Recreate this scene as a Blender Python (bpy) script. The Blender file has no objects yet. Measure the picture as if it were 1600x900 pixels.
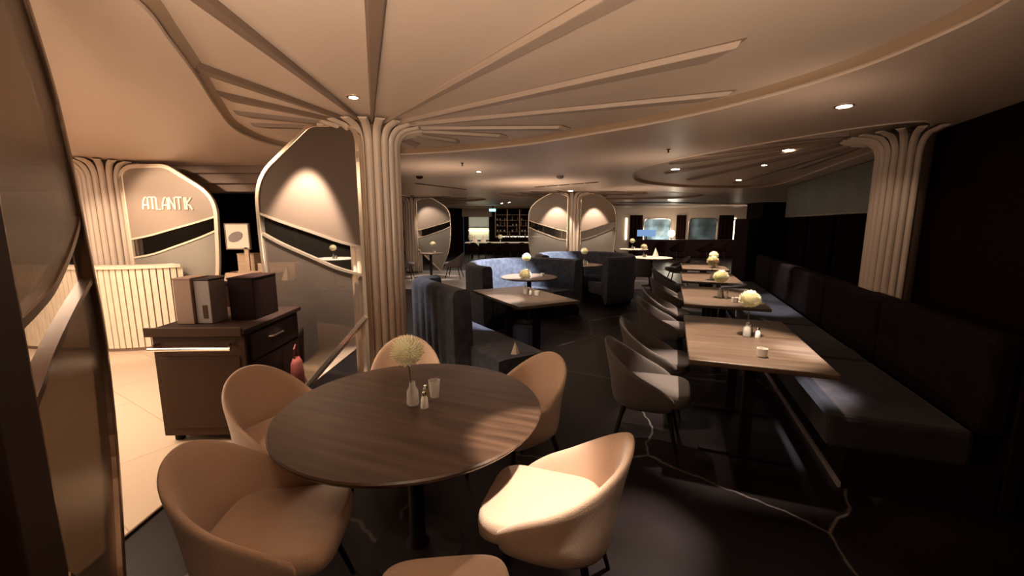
import bpy, bmesh, math, random
from mathutils import Vector, Matrix
from mathutils.geometry import tessellate_polygon
R = math.radians
PI = math.pi
S = bpy.context.scene
COL = S.collection

# ---------------------------------------------------------------- camera, world, exposure
cam = bpy.data.cameras.new('camera'); cam.sensor_width = 36; cam.lens = 650/1600*36
cam.clip_start = 0.02; cam.clip_end = 200
camo = bpy.data.objects.new('camera', cam); COL.objects.link(camo)
camo.location = (0, 0, 1.6); camo.rotation_euler = (R(90) - math.atan(100/650), 0, 0)
S.camera = camo
S.view_settings.view_transform = 'Standard'; S.view_settings.look = 'None'
S.view_settings.gamma = 1; S.view_settings.use_curve_mapping = False
S.view_settings.exposure = 1.0
w = bpy.data.worlds.new('night'); S.world = w; w.use_nodes = True
w.node_tree.nodes['Background'].inputs[0].default_value = (0.02, 0.03, 0.045, 1)
w.node_tree.nodes['Background'].inputs[1].default_value = 0.4
S.cycles.max_bounces = 8; S.cycles.transparent_max_bounces = 12
S.cycles.sample_clamp_indirect = 4.0
S.cycles.use_denoising = True

WARM = (1.0, 0.77, 0.57)
NEUT = (1.0, 0.84, 0.70)
COOL = (0.80, 0.87, 1.0)
def light(kind, name, loc, energy, col=WARM, target=None, size=0.05, angle=60, blend=0.6, shape=None):
    l = bpy.data.lights.new(name, kind); l.energy = energy; l.color = col
    if kind == 'AREA':
        l.size = size
        if shape: l.shape = 'RECTANGLE'; l.size, l.size_y = shape
    else:
        l.shadow_soft_size = size
    if kind == 'SPOT': l.spot_size = R(angle); l.spot_blend = blend
    o = bpy.data.objects.new(name, l); COL.objects.link(o); o.location = loc
    if target is not None:
        o.rotation_euler = (Vector(target) - Vector(loc)).to_track_quat('-Z', 'Y').to_euler()
    return o
def spot(loc, tgt, e, ang=50, col=WARM, blend=.5, size=.03):
    return light('SPOT', 'spot_light', loc, e, col, tgt, size, ang, blend)

# reception side: ceiling light over the pale floor
light('AREA', 'reception_ceiling_light', (-4.2, 3.0, 2.36), 130, WARM, (-4.2, 3.2, 0), shape=(2.2, 3.2))
spot((-4.3, 4.1, 2.36), (-4.9, 5.3, 1.0), 60, 70)
spot((-4.2, 4.4, 2.36), (-4.35, 5.5, 1.8), 60, 60)
# unseen upward spots, added behind the camera and in the room to brighten the ceiling
spot((.0, -.8, 1.3), (.05, .8, 2.5), 275, 98, WARM, 1, .2)
spot((-1.0, 1.3, 1.7), (-1.0, 1.9, 2.5), 4.5, 150, WARM, 1, .2)
spot((1.9, 2.6, 1.85), (1.8, 2.9, 2.5), 3.0, 138, WARM, 1, .2)
spot((-3.4, .4, .9), (-3.6, 2.6, 2.4), 60, 120, WARM, 1, .3)
# spots near the screen and the round table
spot((-1.80, 3.35, 2.38), (-1.86, 3.74, 1.30), 280, 60, NEUT, .5)
spot((.62, 1.10, 2.38), (.06, 1.60, .47), 300, 20, NEUT, .35)
spot((-.3, .2, 2.38), (-.6, 1.7, .75), 5, 80, WARM, .9)
spot((1.0, 3.1, 2.38), (-.15, 1.80, .75), 34, 30, NEUT, 1)
spot((-.95, 2.1, 2.38), (-.78, 2.85, .7), 34, 40, WARM, .6)
# spots over the row of bench-side tables
for (x, y, e) in ((1.50, 2.75, 11), (2.2, 4.7, 11), (3.0, 6.4, 12), (3.7, 8.0, 14)):
    spot((x, y, 2.37), (x + .1, y + .15, .75), e*19, 44, NEUT, .45)
spot((2.1, 2.3, 2.37), (2.03, 2.76, .45), 260, 20, COOL, 1)
spot((1.9, 2.9, 2.37), (2.16, 2.75, 0), 30, 20, COOL, .8)
spot((3.0, 4.6, 2.37), (3.45, 5.6, .45), 260, 32, COOL, .9)
spot((3.3, 5.7, 2.37), (4.05, 6.25, .78), 160, 24, COOL, .9)
spot((.9, 3.9, 2.37), (1.15, 3.15, .6), 60, 30, NEUT, .9)
spot((1.5, 5.6, 2.37), (1.85, 4.95, .6), 40, 36, NEUT, .9)
spot((.95, 2.1, 2.37), (.62, 1.95, 0), 300, 22, NEUT, .9)
spot((-1.6, 5.0, 2.37), (-1.8, 4.6, 0), 110, 40, NEUT, .8)
spot((.1, 4.5, 2.37), (.15, 5.0, .75), 75, 42, NEUT, .5)
spot((.35, 6.6, 2.37), (.3, 6.8, .8), 26, 34, NEUT, .6)
spot((1.5, 8.6, 2.37), (1.5, 8.8, .8), 70, 30, NEUT, .6)
spot((.2, 6.2, 2.37), (-.15, 7.2, .55), 950, 44, COOL, .6)
spot((.0, 4.3, 2.37), (-.2, 4.75, .45), 300, 24, COOL, .6)
spot((-1.5, 4.9, 2.37), (-1.1, 4.5, .7), 60, 34, COOL, .6)
spot((1.2, 8.2, 2.37), (1.0, 9.2, .6), 750, 38, COOL, .6)
for (x, y) in ((3.6, 10.5), (4.2, 14.0), (-2.4, 12.2), (-4.4, 10.2)):
    spot((x, y, 2.37), (x, y + .2, .75), 110, 46, NEUT, .5)
# scallops on the far screens
spot((1.15, 11.2, 2.37), (1.24, 11.6, 1.4), 85, 64, NEUT, .45)
spot((2.35, 11.3, 2.37), (2.30, 11.7, 1.4), 85, 62, NEUT, .45)
spot((2.7, 3.1, 2.36), (3.42, 3.80, 1.30), 6, 60, WARM, .8)
spot((-2.9, 12.9, 2.37), (-2.6, 13.8, 1.5), 45, 60, NEUT, .6)
# far end of the room
light('AREA', 'far_room_light', (0, 17.5, 2.36), 70, NEUT, (0, 17.5, 0), shape=(7, 4))
light('AREA', 'window_bay_light', (8.5, 18.0, 2.36), 90, NEUT, (8.5, 19, 0), shape=(5, 3))
light('AREA', 'mid_room_light', (-1.6, 10.0, 2.34), 26, NEUT, (-1.6, 10.2, 0), shape=(4, 3))
spot((.4, 8.2, 1.3), (.4, 8.6, 2.4), 55, 150, WARM, 1, .3)  # from here: unseen upward spots, added mid-room to brighten the ceiling
spot((-.9, 6.0, 1.5), (-.9, 6.3, 2.4), 20, 150, WARM, 1, .3)
spot((1.7, 5.2, 1.6), (1.7, 5.4, 2.4), 9, 150, WARM, 1, .3)
spot((3.0, 9.4, 1.4), (3.0, 10, 2.4), 20, 150, WARM, 1, .3)
light('POINT', 'pane_glow_fill', (7.75, 22.5, 1.05), 60, (.75, .93, 1.0), size=.2)  # unseen lamp added outside so the far panes glow

# ---------------------------------------------------------------- materials
def nt(name):
    m = bpy.data.materials.new(name); m.use_nodes = True
    t = m.node_tree; return m, t, t.nodes['Principled BSDF']
def mat(name, col, rough=.5, metal=0., bump=0., scale=60., var=0., spec=.5, sheen=0., stretch=None):
    m, t, b = nt(name)
    b.inputs['Base Color'].default_value = (*col, 1); b.inputs['Roughness'].default_value = rough
    b.inputs['Metallic'].default_value = metal; b.inputs['Specular IOR Level'].default_value = spec
    if sheen: b.inputs['Sheen Weight'].default_value = sheen
    tc = t.nodes.new('ShaderNodeTexCoord'); mp = t.nodes.new('ShaderNodeMapping')
    t.links.new(tc.outputs['Object'], mp.inputs[0])
    if stretch: mp.inputs['Scale'].default_value = stretch
    n = t.nodes.new('ShaderNodeTexNoise'); n.inputs['Scale'].default_value = scale; n.inputs['Detail'].default_value = 4
    t.links.new(mp.outputs[0], n.inputs['Vector'])
    if var:
        r = t.nodes.new('ShaderNodeValToRGB')
        r.color_ramp.elements[0].position = .3; r.color_ramp.elements[1].position = .7
        r.color_ramp.elements[0].color = (*[c*(1 - var) for c in col], 1)
        r.color_ramp.elements[1].color = (*[min(1, c*(1 + var)) for c in col], 1)
        t.links.new(n.outputs['Fac'], r.inputs[0]); t.links.new(r.outputs[0], b.inputs['Base Color'])
    if bump:
        bp = t.nodes.new('ShaderNodeBump'); bp.inputs['Strength'].default_value = bump; bp.inputs['Distance'].default_value = .01
        t.links.new(n.outputs['Fac'], bp.inputs['Height']); t.links.new(bp.outputs[0], b.inputs['Normal'])
    return m
def emit(name, col, s):
    m, t, b = nt(name); b.inputs['Base Color'].default_value = (*col, 1)
    b.inputs['Emission Color'].default_value = (*col, 1); b.inputs['Emission Strength'].default_value = s
    return m
def glass_mat(name, clear, haze, gloss, rough, tint=(1, 1, 1)):
    """sheet glass: part see-through, part milky film, part mirror"""
    m, t, b = nt(name)
    b.inputs['Base Color'].default_value = (*haze, 1); b.inputs['Roughness'].default_value = rough
    b.inputs['Specular IOR Level'].default_value = gloss
    tr = t.nodes.new('ShaderNodeBsdfTransparent'); tr.inputs[0].default_value = (*tint, 1)
    mx = t.nodes.new('ShaderNodeMixShader'); mx.inputs[0].default_value = 1 - clear
    t.links.new(tr.outputs[0], mx.inputs[1]); t.links.new(b.outputs[0], mx.inputs[2])
    t.links.new(mx.outputs[0], t.nodes['Material Output'].inputs[0])
    return m
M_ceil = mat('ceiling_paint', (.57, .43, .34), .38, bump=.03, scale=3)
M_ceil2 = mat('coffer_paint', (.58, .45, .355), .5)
M_rib = mat('rib_shade_dark', (.20, .13, .09), .5)  # darker than the ceiling: shading of the rib sides put into the colour
M_ribshade_pale = mat('rib_shade_pale', (.36, .27, .21), .5)  # coffer colour darkened, so these ribs carry shade in their colour
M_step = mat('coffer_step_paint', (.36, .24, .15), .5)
M_col = mat('column_lacquer', (.60, .47, .37), .33)
M_gap = mat('column_gap', (.16, .10, .065), .6)
M_bronze = mat('bronze', (.20, .13, .085), .28, metal=.85)
M_champ = mat('champagne_metal', (.72, .58, .44), .24, metal=.85)
M_panel = mat('satin_panel', (.085, .058, .041), .65, spec=.15, bump=.02, scale=200)
M_panel_pale = mat('pale_satin_panel', (.27, .20, .15), .42, bump=.02, scale=200)
M_creamframe = mat('cream_metal', (.78, .62, .46), .35, metal=.3)
M_beige = mat('beige_fabric', (.52, .355, .245), .85, bump=.25, scale=220, var=.06, sheen=.3)
M_grey = mat('grey_fabric', (.11, .088, .078), .9, bump=.2, scale=220, var=.08, sheen=.1, spec=.15)
M_velvet = mat('blue_grey_velvet', (.048, .049, .060), .75, bump=.15, scale=14, var=.35, sheen=.12, spec=.15)
M_bench = mat('pale_grey_velvet', (.026, .020, .021), .8, bump=.15, scale=9, var=.3, sheen=.1, spec=.1)
M_velvet_dark = mat('charcoal_velvet', (.014, .007, .007), .9, bump=.15, scale=9, var=.3, spec=.05)
M_black = mat('black_metal', (.010, .004, .003), .55, spec=.25)
M_dark = mat('dark_lacquer', (.010, .002, .0012), .7, spec=.12)
M_plinth = mat('dark_plinth', (.008, .002, .0015), .7, spec=.1)
M_trolley = mat('brown_laminate', (.050, .023, .010), .65, spec=.25, var=.05, scale=8)
M_trolley_dark = mat('dark_brown_laminate', (.018, .006, .003), .65, spec=.2)
M_chrome = mat('chrome', (.85, .78, .68), .18, metal=1.)
M_cream = mat('cream_card', (.80, .68, .54), .6)
M_tan = mat('tan_board', (.26, .165, .115), .6)
M_greybox = mat('grey_board', (.22, .18, .16), .5)
M_oak = mat('pale_oak', (.55, .38, .25), .5, var=.12, scale=6, stretch=(1, 12, 12))
M_slat = mat('pale_slats', (.80, .66, .50), .5, var=.05, scale=10)
M_red = mat('red_cloth', (.17, .028, .018), .8)
M_petal = mat('pale_petals', (.98, .90, .66), .7, var=.04, scale=30)
M_petal.node_tree.nodes['Principled BSDF'].inputs['Subsurface Weight'].default_value = .15
M_stem = mat('green_stem', (.05, .07, .02), .6)
M_porc = mat('white_porcelain', (.90, .85, .78), .3)
M_wall_dark = mat('dark_wall_panel', (.010, .0015, .0008), .8, spec=.06)
M_wall_tan = mat('tan_wall', (.50, .36, .27), .5)
M_valance = mat('grey_green_valance', (.14, .145, .12), .5, var=.15, scale=2)
M_curtain = mat('dark_curtain', (.010, .003, .002), .95, spec=.05)
M_strip = mat('steel_strip', (.75, .70, .70), .35, metal=.7, var=.25, scale=12)
M_lamp = emit('lamp_face', (1.0, .88, .72), 30)
M_shelf_glow = emit('lit_back_panel', (.75, .72, .52), .14)
M_exit = emit('exit_sign_face', (.25, .75, .80), 1.6)
M_glow = emit('flash_glare_glow', (1.0, .95, .72), 14)
M_stripglow = emit('shelf_strip_glow', (1.0, .92, .66), 2.0)
M_screen = emit('blue_screen', (.12, .22, .42), .6)
M_bottle = mat('bottle_glass', (.25, .17, .08), .15)
M_clear = glass_mat('clear_glass', .62, (.75, .70, .62), 1.0, .08)
M_lower = glass_mat('smoked_glass', .62, (.13, .10, .08), 1.0, .10, (.75, .68, .6))
M_paleglass = glass_mat('pale_film_glass', .35, (.34, .30, .25), .8, .14, (.75, .68, .6))
M_nearlow = glass_mat('brown_film_glass', .30, (.11, .078, .052), .7, .3, (.7, .6, .5))
M_slit = glass_mat('slit_glass', .93, (.05, .04, .03), .9, .04)
M_nearglass = glass_mat('brown_sheet_glass', .30, (.20, .15, .105), .8, .26, (.8, .7, .6))
M_window = glass_mat('salted_window_glass', .18, (.30, .34, .34), .7, .2)
def mk_window_translucent():
    t = M_window.node_tree
    tl = t.nodes.new('ShaderNodeBsdfTranslucent'); n = t.nodes.new('ShaderNodeTexNoise'); n.inputs['Scale'].default_value = 2.2
    n.inputs['Detail'].default_value = 6
    r = t.nodes.new('ShaderNodeValToRGB'); r.color_ramp.elements[0].color = (.10, .13, .13, 1); r.color_ramp.elements[1].color = (.9, .95, .93, 1)
    r.color_ramp.elements[0].position = .35; r.color_ramp.elements[1].position = .7
    t.links.new(n.outputs['Fac'], r.inputs[0]); t.links.new(r.outputs[0], tl.inputs[0])
    out = t.nodes['Material Output']; prev = out.inputs[0].links[0].from_socket
    mx = t.nodes.new('ShaderNodeMixShader'); mx.inputs[0].default_value = .7
    t.links.new(prev, mx.inputs[1]); t.links.new(tl.outputs[0], mx.inputs[2]); t.links.new(mx.outputs[0], out.inputs[0])
mk_window_translucent()
def wood_mat(name, c1, c2, rough):
    m, t, b = nt(name); b.inputs['Roughness'].default_value = rough
    tc = t.nodes.new('ShaderNodeTexCoord'); mp = t.nodes.new('ShaderNodeMapping'); mp.inputs['Scale'].default_value = (1.2, 14, 14)
    n = t.nodes.new('ShaderNodeTexNoise'); n.inputs['Scale'].default_value = 1.6; n.inputs['Detail'].default_value = 7; n.inputs['Roughness'].default_value = .6
    r = t.nodes.new('ShaderNodeValToRGB'); r.color_ramp.elements[0].position = .35; r.color_ramp.elements[1].position = .68
    r.color_ramp.elements[0].color = (*c1, 1); r.color_ramp.elements[1].color = (*c2, 1)
    t.links.new(tc.outputs['Object'], mp.inputs[0]); t.links.new(mp.outputs[0], n.inputs['Vector'])
    t.links.new(n.outputs['Fac'], r.inputs[0]); t.links.new(r.outputs[0], b.inputs['Base Color'])
    return m
M_walnut = wood_mat('dark_walnut', (.034, .017, .009), (.085, .047, .028), .36)
M_wood2 = wood_mat('brown_wood', (.075, .045, .027), (.14, .087, .053), .42)
def marble():
    m, t, b = nt('dark_marble'); b.inputs['Roughness'].default_value = .42; b.inputs['Specular IOR Level'].default_value = .22
    tc = t.nodes.new('ShaderNodeTexCoord')
    n1 = t.nodes.new('ShaderNodeTexNoise'); n1.inputs['Scale'].default_value = 1.6; n1.inputs['Detail'].default_value = 6
    t.links.new(tc.outputs['Object'], n1.inputs['Vector'])
    base = t.nodes.new('ShaderNodeValToRGB'); base.color_ramp.elements[0].position = .38; base.color_ramp.elements[1].position = .7
    base.color_ramp.elements[0].color = (.005, .0018, .0014, 1); base.color_ramp.elements[1].color = (.017, .012, .0125, 1)
    t.links.new(n1.outputs['Fac'], base.inputs[0])
    mixv = t.nodes.new('ShaderNodeMix'); mixv.data_type = 'RGBA'; mixv.blend_type = 'ADD'; mixv.inputs[0].default_value = .35
    t.links.new(tc.outputs['Object'], mixv.inputs[6]); t.links.new(n1.outputs['Color'], mixv.inputs[7])
    v = t.nodes.new('ShaderNodeTexVoronoi'); v.feature = 'DISTANCE_TO_EDGE'; v.inputs['Scale'].default_value = .62
    t.links.new(mixv.outputs[2], v.inputs['Vector'])
    vr = t.nodes.new('ShaderNodeValToRGB'); vr.color_ramp.elements[0].position = 0; vr.color_ramp.elements[1].position = .0075
    vr.color_ramp.elements[0].color = (1, 1, 1, 1); vr.color_ramp.elements[1].color = (0, 0, 0, 1)
    t.links.new(v.outputs['Distance'], vr.inputs[0])
    mx = t.nodes.new('ShaderNodeMix'); mx.data_type = 'RGBA'; mx.inputs[7].default_value = (.14, .115, .11, 1)
    t.links.new(vr.outputs[0], mx.inputs[0]); t.links.new(base.outputs[0], mx.inputs[6])
    t.links.new(mx.outputs[2], b.inputs['Base Color'])
    return m
M_marble = marble()
def tiles():
    m, t, b = nt('pale_floor_tiles'); b.inputs['Roughness'].default_value = .35
    tc = t.nodes.new('ShaderNodeTexCoord'); mp = t.nodes.new('ShaderNodeMapping'); mp.inputs['Rotation'].default_value = (0, 0, R(32))
    br = t.nodes.new('ShaderNodeTexBrick'); br.inputs['Scale'].default_value = 1.0; br.inputs['Mortar Size'].default_value = .004
    br.inputs['Brick Width'].default_value = 1.2; br.inputs['Row Height'].default_value = .6
    br.inputs['Color1'].default_value = (.66, .51, .38, 1); br.inputs['Color2'].default_value = (.62, .475, .35, 1); br.inputs['Mortar'].default_value = (.45, .32, .22, 1)
    t.links.new(tc.outputs['Object'], mp.inputs[0]); t.links.new(mp.outputs[0], br.inputs['Vector']); t.links.new(br.outputs['Color'], b.inputs['Base Color'])
    return m
M_tiles = tiles()
M_aisle = mat('grey_floor_tiles', (.36, .30, .27), .4, var=.1, scale=1.5)

# ---------------------------------------------------------------- mesh helpers
class MB:
    def __init__(s): s.v = []; s.f = []
    def add(s, vs, fs):
        k = len(s.v); s.v += [tuple(v) for v in vs]; s.f += [tuple(i + k for i in f) for f in fs]; return s
    def box(s, x0, x1, y0, y1, z0, z1):
        vs = [(x, y, z) for z in (z0, z1) for y in (y0, y1) for x in (x0, x1)]
        return s.add(vs, [(0, 2, 3, 1), (4, 5, 7, 6), (0, 1, 5, 4), (2, 6, 7, 3), (0, 4, 6, 2), (1, 3, 7, 5)])
    def prism(s, pts, z0, z1, axis='z'):
        """pts: simple outline (u, v); extruded along the given axis"""
        n = len(pts)
        def P(p, h): return (p[0], p[1], h) if axis == 'z' else (p[0], h, p[1])
        vs = [P(p, z0) for p in pts] + [P(p, z1) for p in pts]
        tri = tessellate_polygon([[Vector((p[0], p[1], 0)) for p in pts]])
        fs = [tuple(t) for t in tri] + [tuple(i + n for i in reversed(t)) for t in tri]
        fs += [(i, (i + 1) % n, (i + 1) % n + n, i + n) for i in range(n)]
        return s.add(vs, fs)
    def lathe(s, prof, n=24, c=(0, 0, 0), caps=True):
        vs = []; fs = []
        for (r, z) in prof:
            for k in range(n):
                a = 2*PI*k/n; vs.append((c[0] + r*math.cos(a), c[1] + r*math.sin(a), c[2] + z))
        for i in range(len(prof) - 1):
            for k in range(n):
                a = i*n + k; b = i*n + (k + 1) % n; fs.append((a, b, b + n, a + n))
        if caps: fs.append(tuple(reversed(range(n)))); fs.append(tuple((len(prof) - 1)*n + k for k in range(n)))
        return s.add(vs, fs)
    def tube(s, path, rad, n=8, closed=False, flat=None):
        """round (or flat=(w, d)) bar along a path"""
        P = [Vector(p) for p in path]; m = len(P); vs = []; fs = []
        rs = rad if isinstance(rad, (list, tuple)) else [rad]*m
        up = None
        for i in range(m):
            a = P[(i - 1) % m] if (closed or i) else P[i]; b = P[(i + 1) % m] if (closed or i < m - 1) else P[i]
            t = (b - a).normalized()
            if up is None:
                up = Vector((0, 1, 0)) if flat else (Vector((0, 0, 1)) if abs(t.z) < .9 else Vector((1, 0, 0)))
            s1 = t.cross(up).normalized(); s2 = s1.cross(t).normalized()
            if not flat: up = s2
            for k in range(n):
                an = 2*PI*k/n + (PI/4 if n == 4 else 0)
                if flat:
                    q = [(1, 1), (-1, 1), (-1, -1), (1, -1)][k]
                    vs.append(P[i] + s1*q[0]*flat[0]/2 + s2*q[1]*flat[1]/2)
                else: vs.append(P[i] + (s1*math.cos(an) + s2*math.sin(an))*rs[i])
        for i in range(m if closed else m - 1):
            for k in range(n):
                a = i*n + k; b = i*n + (k + 1) % n; c = ((i + 1) % m)*n + (k + 1) % n; d = ((i + 1) % m)*n + k
                fs.append((a, d, c, b))
        if not closed: fs += [tuple(range(n)), tuple(reversed(range((m - 1)*n, m*n)))]
        return s.add(vs, fs)
    def grid(s, fn, nu, nv, wu=False):
        vs = [fn(i/(nu - (0 if wu else 1)), j/(nv - 1)) for j in range(nv) for i in range(nu)]
        fs = []
        for j in range(nv - 1):
            for i in range(nu if wu else nu - 1):
                a = j*nu + i; b = j*nu + (i + 1) % nu; fs.append((a, b, b + nu, a + nu))
        return s.add(vs, fs)
    def build(s, name, m, parent=None, smooth=False, bevel=0, sub=0, loc=None):
        me = bpy.data.meshes.new(name); me.from_pydata(s.v, [], s.f)
        bm = bmesh.new(); bm.from_mesh(me); bmesh.ops.recalc_face_normals(bm, faces=bm.faces)
        bm.to_mesh(me); bm.free()
        me.materials.append(m)
        o = bpy.data.objects.new(name, me); COL.objects.link(o)
        if parent: o.parent = parent
        if loc: o.location = loc
        if smooth:
            me.polygons.foreach_set('use_smooth', [True]*len(me.polygons))
            if smooth != 'full':
                try: me.set_sharp_from_angle(angle=R(38))
                except Exception: pass
        if bevel:
            b = o.modifiers.new('edge', 'BEVEL'); b.width = bevel; b.segments = 2; b.limit_method = 'ANGLE'
        if sub:
            b = o.modifiers.new('round', 'SUBSURF'); b.levels = sub; b.render_levels = sub
        return o
def thing(name, label, cat, loc=(0, 0, 0), rz=0, group=None):
    o = bpy.data.objects.new(name, None); COL.objects.link(o); o.empty_display_size = .1
    o.location = loc; o.rotation_euler = (0, 0, rz); return tag(o, label, cat, group)
def tag(o, label, cat, group=None):
    o['label'] = label; o['category'] = cat
    if group: o['group'] = group
    elif 'group' in o: del o['group']
    return o
def struct(o): o['kind'] = 'structure'; return o
def dup(src, loc, rz, label=None, group=None, scale=None):
    def cp(o, par):
        c = o.copy(); COL.objects.link(c); c.parent = par
        for ch in list(o.children): cp(ch, c)
        return c
    r = cp(src, None); r.location = loc; r.rotation_euler = (0, 0, rz)
    if label: r['label'] = label
    if group: r['group'] = group
    if scale: r.scale = (scale,)*3
    return r
def smooth_path(pts, n=8, closed=False):
    """Catmull-Rom through the points"""
    out = []; m = len(pts); P = [Vector(p) for p in pts]
    for i in range(m if closed else m - 1):
        p0 = P[(i - 1) % m] if closed or i else P[i]; p1 = P[i]; p2 = P[(i + 1) % m]
        p3 = P[(i + 2) % m] if closed or i < m - 2 else p2
        for k in range(n):
            t = k/n
            out.append(.5*((2*p1) + (p2 - p0)*t + (2*p0 - 5*p1 + 4*p2 - p3)*t*t + (3*p1 - p0 - 3*p2 + p3)*t**3))
    if not closed: out.append(P[-1])
    return out

# ---------------------------------------------------------------- the setting
ROW = R(20.5)                                    # direction of the bench-side wall, from +Y
ru = Vector((math.sin(ROW), math.cos(ROW), 0)); rn = Vector((math.cos(ROW), -math.sin(ROW), 0))

struct(MB().box(-14, 14.5, -5, 23, -.12, 0).build('floor', M_marble))
tile = [(-13.9, -4.9), (-1.95, -4.9), (-1.97, 1.0), (-2.0, 2.3), (-2.02, 4.0), (-2.0, 5.1)]
tile += [(-2.0 - 1.5*(1 - math.cos(a)), 5.1 + 1.6*math.sin(a)) for a in [R(q) for q in range(10, 91, 10)]] + [(-9, 6.8), (-13.9, 6.8)]
o = struct(MB().prism(tile, 0.0005, .006).build('floor_pale_tiles', M_tiles))
struct(MB().prism([(-7, 10.2), (9, 10.2), (9, 14.4), (-7, 14.4)], .0005, .005).build('floor_pale_aisle', M_aisle))
edge = tile[1:-1]
struct(MB().tube([(x, y, .004) for x, y in edge], .012, 4, flat=(.02, .012)).build('trim_1', M_bronze))

# ceiling with two large coffers
ZC = 2.40; ZU = 2.45
cofA = smooth_path([(-1.36, 1.64, 0), (-1.50, 1.95, 0), (-1.72, 2.40, 0), (-2.06, 3.05, 0), (-2.38, 3.75, 0), (-2.45, 4.45, 0), (-2.1, 4.95, 0), (-1.18, 4.98, 0),
                    (0, 4.49, 0), (.84, 3.79, 0), (1.29, 3.31, 0), (1.62, 2.78, 0), (1.79, 2.34, 0), (1.83, 1.96, 0), (1.78, 1.6, 0),
                    (1.5, .9, 0), (.8, .2, 0), (-.3, .05, 0), (-1.0, .5, 0), (-1.26, 1.15, 0)], 6, True)
cofB = smooth_path([(1.90, 6.1, 0), (2.0, 5.5, 0), (2.21, 4.96, 0), (2.6, 4.15, 0), (2.95, 3.6, 0), (3.3, 3.45, 0), (3.75, 4.1, 0), (4.3, 5.6, 0), (5.4, 8.6, 0), (5.3, 9.5, 0),
                    (4.3, 9.5, 0), (3.4, 9.1, 0), (2.5, 8.3, 0), (2.0, 7.1, 0)], 6, True)
def far_coffer(cx, cy, rx, ry, rot, n=40):
    return [Vector((cx + rx*math.cos(a)*math.cos(rot) - ry*math.sin(a)*math.sin(rot), cy + rx*math.cos(a)*math.sin(rot) + ry*math.sin(a)*math.cos(rot), 0)) for a in [2*PI*k/n for k in range(n)]]
cofC = far_coffer(2.6, 12.0, 3.1, 1.75, R(18)); cofD = far_coffer(-3.4, 13.9, 2.6, 2.0, R(-12)); cofE = far_coffer(6.6, 17.2, 4.6, 1.7, R(6))
cofF = far_coffer(-.8, 19.0, 2.2, 1.6, 0)
outer = [(-14, -5), (14.5, -5), (14.5, 23), (-14, 23)]
COFF = (cofA, cofB, cofC, cofD, cofE, cofF)
loops = [[Vector((x, y, 0)) for x, y in outer]] + [[Vector((p.x, p.y, 0)) for p in c] for c in COFF]
flat_pts = [p for l in loops for p in l]
mb = MB(); mb.add([(p.x, p.y, ZC) for p in flat_pts], [tuple(t) for t in tessellate_polygon(loops)])
struct(mb.build('ceiling', M_ceil))
struct(MB().box(-14, 14.5, -5, 23, ZU + .06, ZU + .2).build('ceiling_slab', M_ceil))
def coffer(path, k):
    mb = MB(); n = len(path)
    cen = sum(path, Vector())/n
    rings = [(0, ZC), (.0, ZC + .01), (.03, ZU - .008), (.045, ZU)]
    vs = []
    for off, z in rings:
        for i, p in enumerate(path):
            tt = (path[(i + 1) % n] - path[i - 1]).normalized(); nn = Vector((-tt.y, tt.x, 0))
            if nn.dot(cen - p) < 0: nn = -nn
            q = p + nn*off; vs.append((q.x, q.y, z))
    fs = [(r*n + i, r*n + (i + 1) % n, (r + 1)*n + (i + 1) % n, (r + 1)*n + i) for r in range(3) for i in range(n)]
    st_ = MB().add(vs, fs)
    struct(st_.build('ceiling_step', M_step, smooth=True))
    tri = tessellate_polygon([[Vector((v[0], v[1], 0)) for v in vs[3*n:]]])
    mb.add(vs[3*n:], [tuple(t) for t in tri])
    struct(mb.build('ceiling_coffer', M_ceil2, smooth=True))
    lip = MB().tube([(p.x, p.y, ZC) for p in path], .012, 6, closed=True)
    struct(lip.build('trim_%d' % (k + 2), M_ceil2, smooth=True))
for k, c in enumerate(COFF): coffer(c, k)
# fan of raised ribs reaching out from a column into its coffer
NRIB = [10]
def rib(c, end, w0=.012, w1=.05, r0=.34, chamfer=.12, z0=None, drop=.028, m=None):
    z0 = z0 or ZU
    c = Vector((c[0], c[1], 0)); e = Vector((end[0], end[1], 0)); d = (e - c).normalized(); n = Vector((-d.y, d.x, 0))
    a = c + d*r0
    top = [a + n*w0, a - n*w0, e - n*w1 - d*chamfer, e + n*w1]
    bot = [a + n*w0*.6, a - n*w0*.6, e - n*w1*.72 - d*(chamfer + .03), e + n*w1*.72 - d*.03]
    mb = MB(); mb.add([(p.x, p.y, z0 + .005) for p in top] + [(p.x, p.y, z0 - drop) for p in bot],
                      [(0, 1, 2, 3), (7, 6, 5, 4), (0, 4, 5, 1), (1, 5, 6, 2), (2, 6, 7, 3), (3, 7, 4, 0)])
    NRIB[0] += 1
    return struct(mb.build('trim_%d' % NRIB[0], m or M_rib, bevel=.004))  # also builds the added dark wedges that draw the ribs' shadow outline
CA = (-1.24, 3.85)
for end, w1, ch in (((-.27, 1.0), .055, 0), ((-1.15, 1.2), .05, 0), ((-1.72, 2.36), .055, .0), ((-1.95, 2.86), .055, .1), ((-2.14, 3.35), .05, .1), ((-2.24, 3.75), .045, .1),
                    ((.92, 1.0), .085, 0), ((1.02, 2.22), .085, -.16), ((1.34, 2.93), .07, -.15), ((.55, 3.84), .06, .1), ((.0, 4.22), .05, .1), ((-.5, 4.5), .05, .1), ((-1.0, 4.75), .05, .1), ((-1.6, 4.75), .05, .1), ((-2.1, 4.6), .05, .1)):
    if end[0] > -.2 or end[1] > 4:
        rib(CA, end, w1=w1 + .012, chamfer=ch, r0=.26, drop=.006)  # wider dark wedge underneath draws the rib's shadow outline
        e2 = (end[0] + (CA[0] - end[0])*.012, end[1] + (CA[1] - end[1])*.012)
        rib(CA, e2, w1=w1 - .004, chamfer=ch, r0=.28, drop=.03, m=M_ribshade_pale)
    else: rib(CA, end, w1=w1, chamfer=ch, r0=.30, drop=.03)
CB = (3.56, 3.90)
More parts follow.
